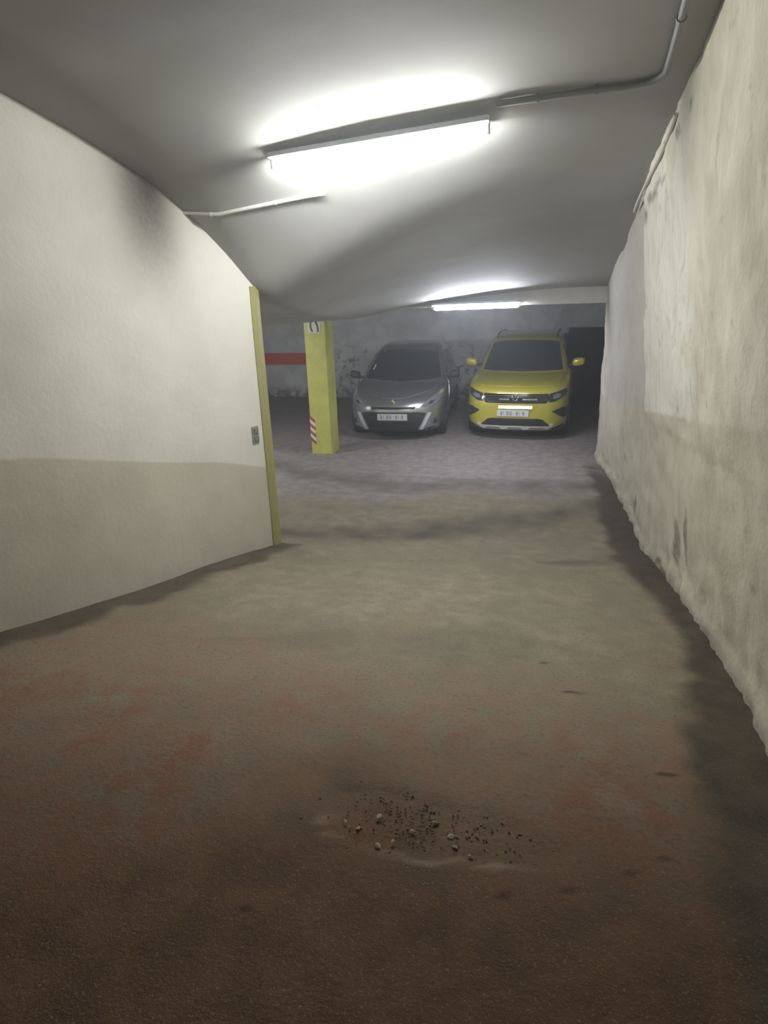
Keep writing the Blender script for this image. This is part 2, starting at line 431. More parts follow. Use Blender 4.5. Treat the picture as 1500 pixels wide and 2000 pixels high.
# right wall ----------------------------------------------------------
def build_right_wall():
    ys = list(np.arange(-3, 1.5, .12)) + list(np.arange(1.5, 9.61, .04)); nv = 90
    V = []; da = []; fr = []; du = []; gr = []
    for y in ys:
        zb = zfloor(y)-.06; zt = zceil(.7, y)+.06
        for j in range(nv):
            f = j/(nv-1); z = zb+(zt-zb)*f
            hf = z-zfloor(y)
            x = xright(y, f)
            n1 = fb(x, y, z, 1.1); n2 = fb(0, y, z, 5.)
            proud = sstep(5.86, 5.82, y+.02*n2)*sstep(-.02, .02, z-(1.0+.33*sstep(8.2, 6.2, y)+.14*sstep(6, 3, y)+.10*sstep(4.4, 3, y)))
            x += .022*n1 + .010*n2 - .012*proud - .02*sstep(8.6, 9.3, y)*sstep(1.6, 1.3, z)
            rough = sstep(.5, .0, hf)
            x += rough*.026*fb(0, y, z, 5.5) + .05*sstep(.55, .1, abs(y-6.6))*rough*nz(0, y, z, 3)
            x -= .03*sstep(.16, .0, hf+.12*n2)
            V.append((x, y, z))
            zd = itp(y, [-3, 2, 3.1, 4.3, 6.2, 8.2, 9.6], [2.85, 1.98, 1.77, 1.59, 1.32, 1.04, .98])
            da.append(z-zd)
            fr.append(sstep(5.88, 5.82, y)*sstep(4.0, 4.25, y+.08*n2)*.95)
            du.append(.75*sstep(5.82, 5.88, y)*sstep(9.0, 8.7, y))
            s = 0
            for (py, pz, ry, rz) in ((4.4, 3.24, .10, .03), (4.05, 3.30, .05, .03), (5.3, 3.02, .22, .035), (5.75, 2.93, .12, .05), (4.95, 3.07, .2, .02),
                                     (4.6, .62, .12, .16), (4.3, .80, .05, .2), (6.45, .33, .06, .06), (2.75, 1.12, .04, .02), (6.6, .2, .12, .05), (5.0, .2, .3, .04)):
                s = max(s, sstep(1.6, .5, ((y-py)/ry)**2+((z-pz)/rz)**2+.8*n2))
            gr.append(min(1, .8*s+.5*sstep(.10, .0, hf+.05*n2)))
    nY = len(ys); F = grid_faces(nY, nv); k = len(V)
    for (xx) in (1.15, 1.45):
        for j in range(nv):
            z = V[(nY-1)*nv+j][2]; V.append((xx, ys[-1]+.03, z)); da.append(-1); fr.append(0); du.append(.5); gr.append(0)
    rows = [(nY-1)*nv, k, k+nv]
    for a, b in zip(rows, rows[1:]):
        for j in range(nv-1): F.append((a+j, b+j, b+j+1, a+j+1))
    o = mesh_obj('wall_right', V, F, M['rwall'], smooth=True, attrs={'dado': da, 'fresh': fr, 'dull': du, 'grime': gr})
    es = o.modifiers.new('edge', 'EDGE_SPLIT'); es.split_angle = R(50)
    tag(o, 'rough stained plaster wall along the right of the ramp', 'wall', kind='structure')
build_right_wall()

o = box('wall_back', (-9.4, YB, -.05), (1.9, YB+.2, 2.6), M['bwall'])
tag(o, 'flaking grey back wall with a red band behind the parked cars', 'wall', kind='structure')
o = box('wall_side', (1.45, 9.5, -.05), (1.7, YB+.05, 2.6), M['greywall'])
tag(o, 'grey side wall of the parking bay beyond the right ramp wall', 'wall', kind='structure')
o = box('wall_far_left', (-9.4, 5.0, -.05), (-9.2, YB+.05, 2.6), M['greywall'])
tag(o, 'grey far left wall of the garage seen past the pillar', 'wall', kind='structure')
o = box('wall_dark_filler', (.42, 14.78, -.05), (1.46, 14.96, 1.62), M['dark_slab'], bev=.01)  # invented slab, painted dark to fill the dim area beside the yellow car
tag(o, 'added dark slab filling the dim area behind the yellow car', 'wall', kind='structure')

# ------------------------------------------------------------------ fluorescent lights and conduits
def lamp(p0, p1, r, tube_mat, label, body, back, hw, hang=0.):
    p0, p1 = Vector(p0), Vector(p1); mid = (p0+p1)/2; d = p1-p0; L = d.length
    e = empty('fluorescent_light', mid)
    x = d.normalized(); z = Vector(back); z = (z-x*z.dot(x)).normalized(); y = z.cross(x)
    e.rotation_euler = Matrix((x, y, z)).transposed().to_euler()
    tag(e, label, 'light', 'fluorescent tube lights')
    V, F = lathe([(-L/2, r*.55), (-L/2+.012, r*.9), (-L/2+.03, r), (L/2-.03, r), (L/2-.012, r*.9), (L/2, r*.55)], 'x', 12)
    mesh_obj('tube', V, F, tube_mat, e, True)['label'] = 'glowing white fluorescent tube'
    for s in (-1, 1):
        h = box('lamp_holder', (s*(L/2+.016)-.016, -.018, -.016), (s*(L/2+.016)+.016, .018, body+.004), M['holder'], e, .004)
    box('housing', (-L/2-.03, -hw, body-.012), (L/2+.03, hw, body+.018), M['batten'], e, .005)['label'] = 'slim white metal batten'
    if hang:
        for s in (-.36*L, .36*L): box('hanger', (s-.012, -.006, body+.017), (s+.012, .006, body+.017+hang), M['holder'], e, .002)
    return e
lamp((-1.73, 4.085, 3.187), (-.43, 4.125, 3.277), .029, M['tube_near'],
     'long glowing fluorescent tube on the sloping ceiling above the ramp', .048, (0.02, .1, 1), .07, .0)
lamp((-1.56, 8.84, 2.215), (-.42, 8.84, 2.228), .026, M['tube_far'],
     'shorter bluish glowing fluorescent tube on the white beam in front of the cars', .042, (0, .25, 1), .06)

lamp((-6.2, 7.3, 1.92), (-5.05, 7.3, 1.98), .026, M['tube_bay'],
     'fluorescent tube lighting the left parking bay behind the curved wall', .042, (0, 0, 1), .06)
def ceil_pt(x, y, off): return (x, y, zceil(x, y)-off)
def conduit(name, pts, r, mat, label, clips, cat='conduit'):
    base = Vector(pts[0]); e = empty(name, base)
    tag(e, label, cat)
    V, F = sweep([Vector(p)-base for p in pts], r); mesh_obj('pipe', V, F, mat, e, True)
    for i in clips:
        p = Vector(pts[i])-base; t = (Vector(pts[min(i+1, len(pts)-1)])-Vector(pts[max(0, i-1)])).normalized()*.008
        V, F = sweep([p-t, p+t], r*1.35); mesh_obj('pipe_clip', V, F, mat, e)
    return e
pts = [ceil_pt(x, 4.03+.03*math.sin(x), .022) for x in np.arange(-.36, .40, .076)]
for a in np.linspace(0, 90, 8):
    x = .40+.10*math.sin(R(a)); y = 3.93+.10*math.cos(R(a)); pts.append(ceil_pt(x, y, .022))
pts += [ceil_pt(.50-.005*i, 3.86-.12*i, .022) for i in range(1, 40)]
conduit('conduit_pipe', pts, .017, M['conduit'],
        'grey conduit pipe bending along the ceiling from the near tube towards the right wall', [3, 7, 20, 34])
pa, pb = Vector(ceil_pt(-2.64, 4.377, .018)), Vector(ceil_pt(-1.58, 4.565, .018))
pts = [pa.lerp(pb, t) - Vector((0, 0, max(0, pa.lerp(pb, t).z - ceil_pt(pa.lerp(pb, t).x, pa.lerp(pb, t).y, .012)[2]))) for t in np.linspace(0, 1, 19)]
conduit('conduit_pipe', pts, .013, M['conduit_light'],
        'short pale conduit pipe on the ceiling from the left wall towards the near tube', [4, 12])
pts = [(x, 8.9, 2.24) for x in np.arange(-2.15, -1.60, .06)]
conduit('conduit_pipe', pts, .013, M['conduit_light'], 'thin pale conduit pipe left of the far tube on the white beam', [2, 6])
pts = [(xright(y, .96)-.035+.01*math.sin(y*3), y, zceil(.62, y)-.055-.02*math.sin((y-4.3)*2.1)) for y in np.arange(4.35, 6.2, .09)]
conduit('cable', pts, .011, M['cable'], 'loose pale cable running under the ceiling along the right wall', [4, 12, 18], 'cable')

# ------------------------------------------------------------------ light switch
def build_switch():
    y = 4.90; x = xleft(y); t = math.atan2(-(xleft(4.95)-xleft(4.85)), .1)
    e = empty('light_switch', (x+.004, y, 1.27), t)
    tag(e, 'small grey switch box on the curved left wall beside the yellow corner guard', 'switch')
    box('backplate', (-.004, -.04, -.075), (.012, .04, .075), M['switch'], e, .004)
    box('switch_key', (.012, -.026, .008), (.020, .026, .058), M['switch_key'], e, .003)
    box('switch_key', (.012, -.026, -.058), (.020, .026, -.008), M['switch_key'], e, .003)
build_switch()

# ------------------------------------------------------------------ pillar
def build_pillar():
    e = empty('pillar', (-3.475, 9.375, 0)); h = .175
    tag(e, 'square yellow pillar with black stencil mark left of the silver car', 'pillar')
    bm = bmesh.new(); bmesh.ops.create_cube(bm, size=1)
    for v in bm.verts: v.co = Vector((v.co.x*2*h, v.co.y*2*h, (v.co.z+.5)*2.16-.02))
    bmesh.ops.bevel(bm, geom=[g for g in bm.edges if abs(g.verts[0].co.z-g.verts[1].co.z) > 1], offset=.012, segments=3, affect='EDGES')
    bm_obj('shaft', bm, M['pillar'], e)
    # pale worn ground of the stencil with two black strokes
    yf = -h-.003
    p = box('stencil_ground', (-.115, yf-.001, 1.90), (.095, yf+.002, 2.085), M['white_patch'], e)
    p['label'] = 'pale patch behind the black stencil mark'
    def stroke(pts, wd):
        V = []; F = []
        for i, (x, z) in enumerate(pts):
            a = pts[max(i-1, 0)]; b = pts[min(i+1, len(pts)-1)]
            dx, dz = b[0]-a[0], b[1]-a[1]; L = math.hypot(dx, dz); nx, nz_ = -dz/L*wd/2, dx/L*wd/2
            for yy in (yf-.004, yf):
                V.append((x+nx, yy, z+nz_)); V.append((x-nx, yy, z-nz_))
        for i in range(len(pts)-1):
            a, b = 4*i, 4*i+4
            F += [(a, b, b+1, a+1), (a+2, a+3, b+3, b+2), (a, a+2, b+2, b), (a+1, b+1, b+3, a+3)]
        F += [(0, 1, 3, 2), (4*len(pts)-4, 4*len(pts)-2, 4*len(pts)-1, 4*len(pts)-3)]
        o = mesh_obj('stencil_stroke', V, F, M['black_ink'], e); o['label'] = 'black stencilled stroke'
    stroke([(-.042, 2.075), (-.060, 2.04), (-.062, 1.99), (-.050, 1.945), (-.030, 1.918)], .026)
    stroke([(.012, 2.075), (.030, 2.05), (.046, 2.01), (.055, 1.97), (.057, 1.91)], .028)
    # red and white hazard strips wrapped round the left front edge, low down
    for k in range(7):
        z0 = .63-.058*k
        for face in (0, 1):
            if face == 0: q = [(-h-.001, -h-.004, z0), (-h+.085, -h-.004, z0-.075), (-h+.085, -h-.004, z0-.133), (-h-.001, -h-.004, z0-.058)]; off = Vector((0, .006, 0))
            else: q = [(-h-.004, -h-.001, z0), (-h-.004, -h+.085, z0-.075), (-h-.004, -h+.085, z0-.133), (-h-.004, -h-.001, z0-.058)]; off = Vector((.006, 0, 0))
            V = [Vector(v) for v in q]+[Vector(v)+off for v in q]
            mesh_obj('hazard_stripe', V, [(0, 1, 2, 3), (7, 6, 5, 4), (0, 4, 5, 1), (1, 5, 6, 2), (2, 6, 7, 3), (3, 7, 4, 0)],
                     M['hz_white'] if k % 2 else M['hz_red'], e)['label'] = 'white hazard stripe' if k % 2 else 'red hazard stripe'
build_pillar()

# ------------------------------------------------------------------ cars
def catmull(rows, sub):
    P = [np.array(r, float) for r in rows]; out = []
    for i in range(len(P)-1):
        p0, p1, p2, p3 = P[max(i-1, 0)], P[i], P[i+1], P[min(i+2, len(P)-1)]
        z0, z1, z2, z3 = p0[0], p1[0], p2[0], p3[0]
        m1 = (p2-p0)/max(1e-6, z2-z0); m2 = (p3-p1)/max(1e-6, z3-z1); h = z2-z1
        lo, hi = np.minimum(p1, p2), np.maximum(p1, p2)
        for k in range(sub):
            t = k/sub
            v = (2*t**3-3*t*t+1)*p1+(t**3-2*t*t+t)*h*m1+(-2*t**3+3*t*t)*p2+(t**3-t*t)*h*m2
            out.append(np.clip(v, lo, hi))
    out.append(P[-1]); return out
def car_body(rows, sub=4):
    NA, NS, NR = 16, 26, 10; V = []; S = catmull(rows, sub)
    for z, yF, F, nF, W, yR, Rr, nR in S:
        half = []
        for i in range(NA):
            p = math.pi/2*i/NA
            half.append((W*math.sin(p)**(2/nF) if i else 0, yF+F*(1-math.cos(p)**(2/nF))))
        ys, ye = yF+F, yR-Rr
        for i in range(NS): half.append((W, ys+(ye-ys)*i/NS))
        for i in range(NR+1):
            p = math.pi/2*(1-i/NR)
            half.append((W*math.sin(p)**(2/nR) if i < NR else 0, yR-Rr*(1-max(0, math.cos(p))**(2/nR))))
        half = [(x*(1-.035*((y-2.05)/2.05)**2), y) for x, y in half]
        ring = half + [(-x, y) for x, y in half[-2:0:-1]]
        V += [(x, y, z) for x, y in ring]
    n = len(ring); m = len(S); F = []
    for j in range(m-1):
        for k in range(n): F.append((j*n+k, j*n+(k+1) % n, (j+1)*n+(k+1) % n, (j+1)*n+k))
    F.append(tuple(range(n))[::-1]); F.append(tuple((m-1)*n+k for k in range(n)))
    return V, F
class Car:
    def __init__(s, name, label, loc, rz, rows, paint, wheels):
        s.e = empty(name, loc, rz); tag(s.e, label, 'car'); s.paint = paint; s.rows = rows
        V, F = car_body(rows)
        bm = bmesh.new(); vs_ = [bm.verts.new(v) for v in V]
        for f in F: bm.faces.new([vs_[i] for i in f])
        bmesh.ops.recalc_face_normals(bm, faces=bm.faces)
        s.bvh = BVHTree.FromBMesh(bm)
        o = bm_obj('body', bm, paint, None, True)
        cut = []
        for (wy, r) in wheels:
            for sd in (-1, 1):
                Vc, Fc = lathe([(.55, r+.035), (1.3, r+.035)], 'x', 32)
                Vc = [(sd*a, b+wy, c+r) for a, b, c in Vc]
                b2 = bmesh.new(); v2 = [b2.verts.new(v) for v in Vc]
                for f in Fc: b2.faces.new([v2[i] for i in f])
                cu = bm_obj('cutter', b2, M['blackp']); cut.append(cu)
                md = o.modifiers.new('b', 'BOOLEAN'); md.operation = 'DIFFERENCE'; md.object = cu; md.solver = 'EXACT'
        bpy.context.view_layer.update()
        dg = bpy.context.evaluated_depsgraph_get()
        me = bpy.data.meshes.new_from_object(o.evaluated_get(dg)); o.modifiers.clear(); o.data = me
        me.materials.clear(); me.materials.append(paint)
        for cu in cut: bpy.data.objects.remove(cu, do_unlink=True)
        md = o.modifiers.new('edge', 'EDGE_SPLIT'); md.split_angle = R(38)
        o.parent = s.e; s.body = o
    def hit(s, ax, a, b):
        if ax == 'front': org, d = Vector((a, -2, b)), Vector((0, 1, 0))
        elif ax == 'top': org, d = Vector((a, b, 4)), Vector((0, 0, -1))
        elif ax == 'back': org, d = Vector((a, 7, b)), Vector((0, -1, 0))
        elif ax == 'right': org, d = Vector((3, a, b)), Vector((-1, 0, 0))
        else: org, d = Vector((-3, a, b)), Vector((1, 0, 0))
        r = s.bvh.ray_cast(org, d); return r[0], d
    def panel(s, name, ax, poly, mat, off=.006, depth=.02, step=.035, parent=None, label=None):
        """a thin shell following the body; poly is an outline seen along the axis"""
        pts = []
        for i in range(len(poly)):
            a, b = Vector(poly[i]), Vector(poly[(i+1) % len(poly)])
            n = max(1, int((b-a).length/step))
            for k in range(n): pts.append(a.lerp(b, k/n))
        nb = len(pts); xs = [p.x for p in pts]; zs = [p.y for p in pts]
        inner = []
        for x in np.arange(min(xs)+step/2, max(xs), step):
            for z in np.arange(min(zs)+step/2, max(zs), step):
                ins = False; j = nb-1; dm = 9
                for i in range(nb):
                    if (pts[i].y > z) != (pts[j].y > z) and x < (pts[j].x-pts[i].x)*(z-pts[i].y)/(pts[j].y-pts[i].y)+pts[i].x: ins = not ins
                    dm = min(dm, (pts[i].x-x)**2+(pts[i].y-z)**2); j = i
                if ins and dm > (step*.45)**2: inner.append(Vector((x, z)))
        allp = pts+inner
        rv, re, rf, ov, oe, of = delaunay_2d_cdt(allp, [(i, (i+1) % nb) for i in range(nb)], [list(range(nb))], 1, 1e-5)
        H = []; last = None
        for p in rv:
            h, d = s.hit(ax, p.x, p.y)
            H.append(h)
        good = [h for h in H if h is not None]
        if not good: return None
        V = []
        for p, h in zip(rv, H):
            if h is None:
                q = min((g for g in zip(rv, H) if g[1] is not None), key=lambda g: (g[0]-p).length)[1]
                h = q.copy()
            V.append(h-d*off)
        n = len(V); V += [v+d*(off+depth) for v in V]
        F = [tuple(f) for f in rf]+[tuple(i+n for i in f)[::-1] for f in rf]
        cnt = {}
        for f in rf:
            for i in range(len(f)):
                k = (f[i], f[(i+1) % len(f)]); cnt[k] = 1
        for (a, b) in list(cnt):
            if (b, a) not in cnt: F.append((a, a+n, b+n, b))
        bm = bmesh.new(); bv = [bm.verts.new(v) for v in V]
        for f in F:
            try: bm.faces.new([bv[i] for i in f])
            except ValueError: pass
        o = bm_obj(name, bm, mat, parent or s.e, True)
        md = o.modifiers.new('edge', 'EDGE_SPLIT'); md.split_angle = R(35)
        if label: o['label'] = label
        return o
    def sides(s, name, poly, mat, **k):
        for ax in ('left', 'right'): s.panel(name, ax, poly, mat, **k)
    def mirrored(s, name, ax, poly, mat, **k):
        a = s.panel(name, ax, poly, mat, **k); b = s.panel(name, ax, [(-x, z) for x, z in poly], mat, **k); return a, b
    def plate(s, x, z, wd, ht, tilt=0.):
        y = min(s.hit('front', x+dx, z+dz)[0].y for dx in (-wd/2, 0, wd/2) for dz in (-ht/2, ht/2))-.012
        hd = box('number_plate', (x-wd/2, y-.006, z-ht/2), (x+wd/2, y+.012, z+ht/2), M['plate'], s.e, .003)
        hd['label'] = 'white number plate with blurred dark characters'
        # illegible characters: dark bars
        cx = x-wd/2+.055
        for k, wk in enumerate((.030, .012, .032, .028, .0, .030, .016, .030)):
            if wk:
                box('plate_mark', (cx, y-.0085, z-ht*.30), (cx+wk*.38, y-.005, z+ht*.30), M['plate_ink'], hd)
                if wk > .02: box('plate_mark', (cx+wk*.62, y-.0085, z-ht*.30), (cx+wk, y-.005, z+ht*.30), M['plate_ink'], hd)
            cx += .052
        return y
    def wheel(s, sx, wy, r, wd, xo, mat):
        e = s.e
        V, F = lathe([(-wd/2, r*.66), (-wd/2, r*.80), (-wd*.46, r*.93), (-wd*.34, r*.985), (-wd*.15, r), (wd*.15, r), (wd*.34, r*.985), (wd*.46, r*.93), (wd/2, r*.80), (wd/2, r*.66)], 'x', 36)
        t = mesh_obj('wheel', V, F, M['rubber'], e, True); t.location = (sx*xo, wy, r); t['label'] = 'black tyre on its rim'
        md = t.modifiers.new('edge', 'EDGE_SPLIT'); md.split_angle = R(40)
        f = sx*(wd/2)
        V, F = lathe([(f-sx*.05, r*.62), (f+sx*.002, r*.67), (f+sx*.008, r*.63), (f-sx*.015, r*.58), (f-sx*.05, r*.54)], 'x', 32)
        mesh_obj('rim', V, F, mat, t, True)
        for k in range(5):
            a = 2*math.pi*k/5+.3; bm = bmesh.new(); bmesh.ops.create_cube(bm, size=1)
            for v in bm.verts:
                rr = r*(.36+v.co.z*.56); wdt = .05-.012*v.co.z
                v.co = Vector((f-sx*.012+v.co.x*.022, v.co.y*2*wdt, rr))
            bmesh.ops.bevel(bm, geom=bm.edges[:], offset=.005, segments=1, affect='EDGES')
            bmesh.ops.rotate(bm, verts=bm.verts, matrix=Matrix.Rotation(a, 3, 'X'))
            bm_obj('spoke', bm, mat, t)
        V, F = lathe([(f-sx*.03, .05), (f+sx*.006, .045), (f+sx*.012, .02)], 'x', 16); mesh_obj('hub_cap', V, F, mat, t, True)
    def mirror(s, sx, x, y, z, sc, mat):
        bm = bmesh.new(); bmesh.ops.create_icosphere(bm, subdivisions=3, radius=1)
        for v in bm.verts:
            c = v.co; q = Vector([math.copysign(abs(c[i])**.7, c[i]) for i in range(3)])
            yy = q.y*.075 if q.y < 0 else q.y*.045
            v.co = Vector((sx*(x+q.x*.11*sc), y+yy*sc, z+q.z*.075*sc+q.x*.012))
        o = bm_obj('door_mirror', bm, mat, s.e, True)
        V, F = sweep([(sx*(x-.20), y+.04, z-.05), (sx*(x-.10), y+.02, z-.055), (sx*(x-.03), y+.01, z-.04)], .024, 10); mesh_obj('mirror_arm', V, F, M['blackp'], o, True)
        box('mirror_glass', (min(sx*(x-.085), sx*(x+.085)), y+.045*sc, z-.05), (max(sx*(x-.085), sx*(x+.085)), y+.05*sc, z+.05), M['glass'], o)
    def wiper(s, x0, x1, zb, z1):
        pts = []
        for t in np.linspace(0, 1, 9):
            h, d = s.hit('front', x0+(x1-x0)*t, zb+(z1-zb)*t)
            pts.append(h-Vector((0, .025, 0)))
        V, F = sweep(pts, .009, 6); mesh_obj('wiper', V, F, M['blackp'], s.e)
    def handle(s, y, z):
        for sx, ax in ((-1, 'left'), (1, 'right')):
            h, d = s.hit(ax, y, z)
            box('door_handle', (h.x-.022 if sx < 0 else h.x-.005, y-.09, z-.016), (h.x+.005 if sx < 0 else h.x+.022, y+.09, z+.016), s.paint, s.e, .006)

def arch(wy, r, r2, a0=0, a1=180, n=20):
    o = [(wy+r2*math.cos(R(a)), r+r2*math.sin(R(a))) for a in np.linspace(a0, a1, n)]
    i = [(wy+(r+.036)*math.cos(R(a)), r+(r+.036)*math.sin(R(a))) for a in np.linspace(a1, a0, n)]
    return o+i

def yellow_car():
    rows = [(.15, .12, .55, 3.0, .76, 3.98, .5, 3), (.20, .03, .60, 3.0, .83, 4.04, .5, 3), (.34, .00, .64, 3.1, .872, 4.09, .5, 3.2),
            (.58, .00, .66, 3.1, .88, 4.10, .5, 3.2), (.74, .02, .68, 3.0, .88, 4.08, .5, 3.2), (.84, .06, .68, 3.0, .877, 4.06, .5, 3.2),
            (.895, .15, .68, 3.1, .872, 4.05, .5, 3.2), (.945, .36, .68, 3.2, .866, 4.04, .5, 3.2), (.985, .62, .66, 3.2, .858, 4.03, .5, 3.2),
            (1.015, .86, .62, 3.1, .848, 4.02, .5, 3.2), (1.035, 1.0, .60, 2.9, .838, 4.01, .5, 3.2), (1.06, 1.06, .60, 2.8, .822, 4.0, .5, 3.2),
            (1.22, 1.26, .55, 2.8, .775, 3.95, .5, 3), (1.40, 1.49, .52, 2.8, .715, 3.86, .5, 3), (1.52, 1.67, .50, 2.8, .675, 3.78, .5, 3),
            (1.58, 1.80, .50, 2.7, .640, 3.73, .5, 2.9), (1.62, 2.0, .50, 2.4, .585, 3.62, .5, 2.6), (1.645, 2.3, .45, 2.2, .47, 3.4, .45, 2.3), (1.655, 2.65, .2, 2, .2, 3.1, .2, 2)]
    c = Car('car', 'lime yellow compact car parked facing the ramp beside the right wall', (-.49, 10.50, 0), R(-2.5), rows, M['yellow'], ((.80, .32), (3.36, .32)))
    # front
    g = c.panel('grille', 'front', [(-.50, .645), (.50, .645), (.56, .72), (.53, .80), (-.53, .80), (-.56, .72)], M['gloss'], off=.004, depth=.03, label='wide gloss black grille band')
    for z in (.675, .765): c.panel('grille_bar', 'front', [(-.52, z-.006), (.52, z-.006), (.52, z+.006), (-.52, z+.006)], M['blackp'], off=.012, depth=.012, parent=g)
    for a, b in ((-.26, -.10), (.12, .36)):
        c.panel('grille_trim', 'front', [(a, .698), (b, .698), (b, .722), (a, .722)], M['chrome'], off=.014, depth=.012, parent=g, label='bright chrome strip')
    for sx in (-1, 1):
        l = c.panel('headlight', 'front', [(sx*x, z) for x, z in ((.545, .665), (.66, .68), (.80, .755), (.835, .83), (.80, .865), (.66, .825), (.55, .80))], M['lamp_dark'], off=.010, depth=.03, label='dark swept headlight')
        c.panel('lamp_lens', 'front', [(sx*x, z) for x, z in ((.60, .715), (.69, .725), (.74, .765), (.70, .80), (.61, .775))], M['lens'], off=.016, depth=.012, parent=l)
    # round emblem: ring with a V above a W
    y = c.hit('front', 0, .735)[0].y-.016
    em = empty('emblem', (0, y, .745)); em.parent = c.e
    bm = bmesh.new()
    V, F = sweep([(.055*math.cos(t), 0, .055*math.sin(t)) for t in np.linspace(0, 2*math.pi, 25)], .0075, 6)
    mesh_obj('emblem_ring', V, F, M['chrome'], em, True)
    for pts in ([(-.024, 0, .045), (0, 0, .004), (.024, 0, .045)], [(-.045, 0, .018), (-.022, 0, -.042), (0, 0, -.004), (.022, 0, -.042), (.045, 0, .018)]):
        V, F = sweep(pts, .0065, 6); mesh_obj('emblem_letter', V, F, M['chrome'], em)
    for o_ in em.children: o_['label'] = 'chrome round badge piece'
    yv = c.hit('front', 0, .58)[0].y                     # glossy ledge over the number plate, added and slanted to mirror the far tube
    V = [(x, y_, z) for x in (-.27, .28) for y_, z in ((yv-.030, .562), (yv-.008, .604), (yv+.03, .604), (yv+.03, .562))]
    mesh_obj('glint_ledge', V, [(0, 1, 2, 3), (7, 6, 5, 4), (0, 4, 5, 1), (1, 5, 6, 2), (2, 6, 7, 3), (3, 7, 4, 0)], M['whitestrip'], c.e)['label'] = 'glossy ledge above the number plate slanted to catch the lamp glint'
    c.plate(-.03, .48, .52, .11)
    for sx in (-1, 1):
        c.panel('fog_pocket', 'front', [(sx*x, z) for x, z in ((.60, .51), (.74, .565), (.835, .57), (.845, .44), (.80, .385), (.72, .43))], M['blackp'], off=.006, depth=.02, label='black triangular fog lamp pocket')
    lg = c.panel('lower_grille', 'front', [(-.58, .265), (.58, .265), (.46, .375), (.38, .392), (-.38, .392), (-.46, .375)], M['blackp'], off=.006, depth=.02, label='black lower air intake')
    for z in (.30, .335, .365): c.panel('grille_bar', 'front', [(-.45, z-.005), (.45, z-.005), (.45, z+.005), (-.45, z+.005)], M['gloss'], off=.012, depth=.01, parent=lg)
    c.panel('skid_plate', 'front', [(-.54, .195), (.54, .195), (.63, .26), (.64, .30), (.60, .30), (.56, .258), (-.56, .258), (-.60, .30), (-.64, .30), (-.63, .26)], M['skid'], off=.016, depth=.02, label='silver skid plate with three pads')
    for x in (-.36, 0, .36): c.panel('skid_pad', 'front', [(x-.14, .205), (x+.14, .205), (x+.10, .248), (x-.10, .248)], M['chrome'], off=.026, depth=.012)
    c.panel('front_lip', 'front', [(-.72, .155), (.72, .155), (.80, .165), (.835, .30), (.74, .27), (.56, .19), (-.56, .19), (-.74, .27), (-.835, .30), (-.80, .165)], M['blackp'], off=.012, depth=.03)
    # bonnet, windows
    c.panel('bonnet', 'top', [(-.60, .28), (-.35, .19), (0, .165), (.35, .19), (.60, .28), (.70, .50), (.74, .98), (.5, .94), (0, .90), (-.5, .94), (-.74, .98), (-.70, .50)], M['yellow'], off=.006, depth=.012, step=.05, label='yellow bonnet')
    for x in (-.42, .42): c.panel('bonnet_crease', 'top', [(x*1.10-.012, .35), (x*1.10+.012, .35), (x+.012, .86), (x-.012, .86)], M['yellow'], off=.014, depth=.014)
    c.panel('windscreen', 'front', [(-.715, 1.065), (0, 1.05), (.715, 1.065), (.605, 1.51), (.40, 1.545), (0, 1.555), (-.40, 1.545), (-.605, 1.51)], M['glass'], off=.006, label='dark windscreen')
    c.wiper(-.55, .05, 1.06, 1.085); c.wiper(.02, .60, 1.06, 1.085)
    c.sides('side_window', [(1.50, 1.075), (1.86, 1.46), (2.28, 1.50), (2.28, 1.075)], M['glass'], off=.006)
    c.sides('side_window', [(2.35, 1.075), (2.35, 1.502), (3.0, 1.485), (3.08, 1.075)], M['glass'], off=.006)
    c.sides('side_window', [(3.16, 1.10), (3.10, 1.47), (3.38, 1.44), (3.46, 1.14)], M['glass'], off=.006)
    c.panel('rear_window', 'back', [(-.62, 1.10), (.62, 1.10), (.54, 1.48), (-.54, 1.48)], M['glass'], off=.006)
    c.sides('door', [(1.32, .30), (1.28, .60), (1.34, 1.02), (2.29, 1.03), (2.29, .30)], M['yellow'], off=.005, depth=.01, step=.09)
    c.sides('door', [(2.33, .30), (2.33, 1.03), (3.12, 1.03), (3.05, .75), (2.92, .52), (2.90, .30)], M['yellow'], off=.005, depth=.01, step=.09)
    c.sides('sill_cladding', [(1.20, .17), (1.20, .29), (2.95, .29), (2.95, .17)], M['blackp'], off=.012, step=.08)
    for wy in (.80, 3.36): c.sides('wheel_arch', arch(wy, .32, .405), M['blackp'], off=.010, step=.05)
    c.handle(2.12, .93); c.handle(2.92, .93)
    for wy in (.80, 3.36):
        for sx in (-1, 1): c.wheel(sx, wy, .32, .205, .77, M['alloy'])
    for sx in (-1, 1): c.mirror(sx, .97, 1.46, 1.18, 1.0, M['yellow'])
    for sx in (-1, 1):
        pts = []
        for yy in np.linspace(1.98, 3.5, 14):
            h, d = c.hit('top', sx*.56, yy); e_ = min(1, min(yy-1.98, 3.5-yy)/.12)
            pts.append(h+Vector((0, 0, .004+.032*e_)))
        V, F = sweep(pts, .013, 8); mesh_obj('roof_rail', V, F, M['blackp'], c.e, True)
    for sx in (-1, 1): c.panel('tail_light', 'back', [(sx*x, z) for x, z in ((.42, .84), (.80, .84), (.80, .98), (.42, .96))], M['hz_red'], off=.008)
yellow_car()

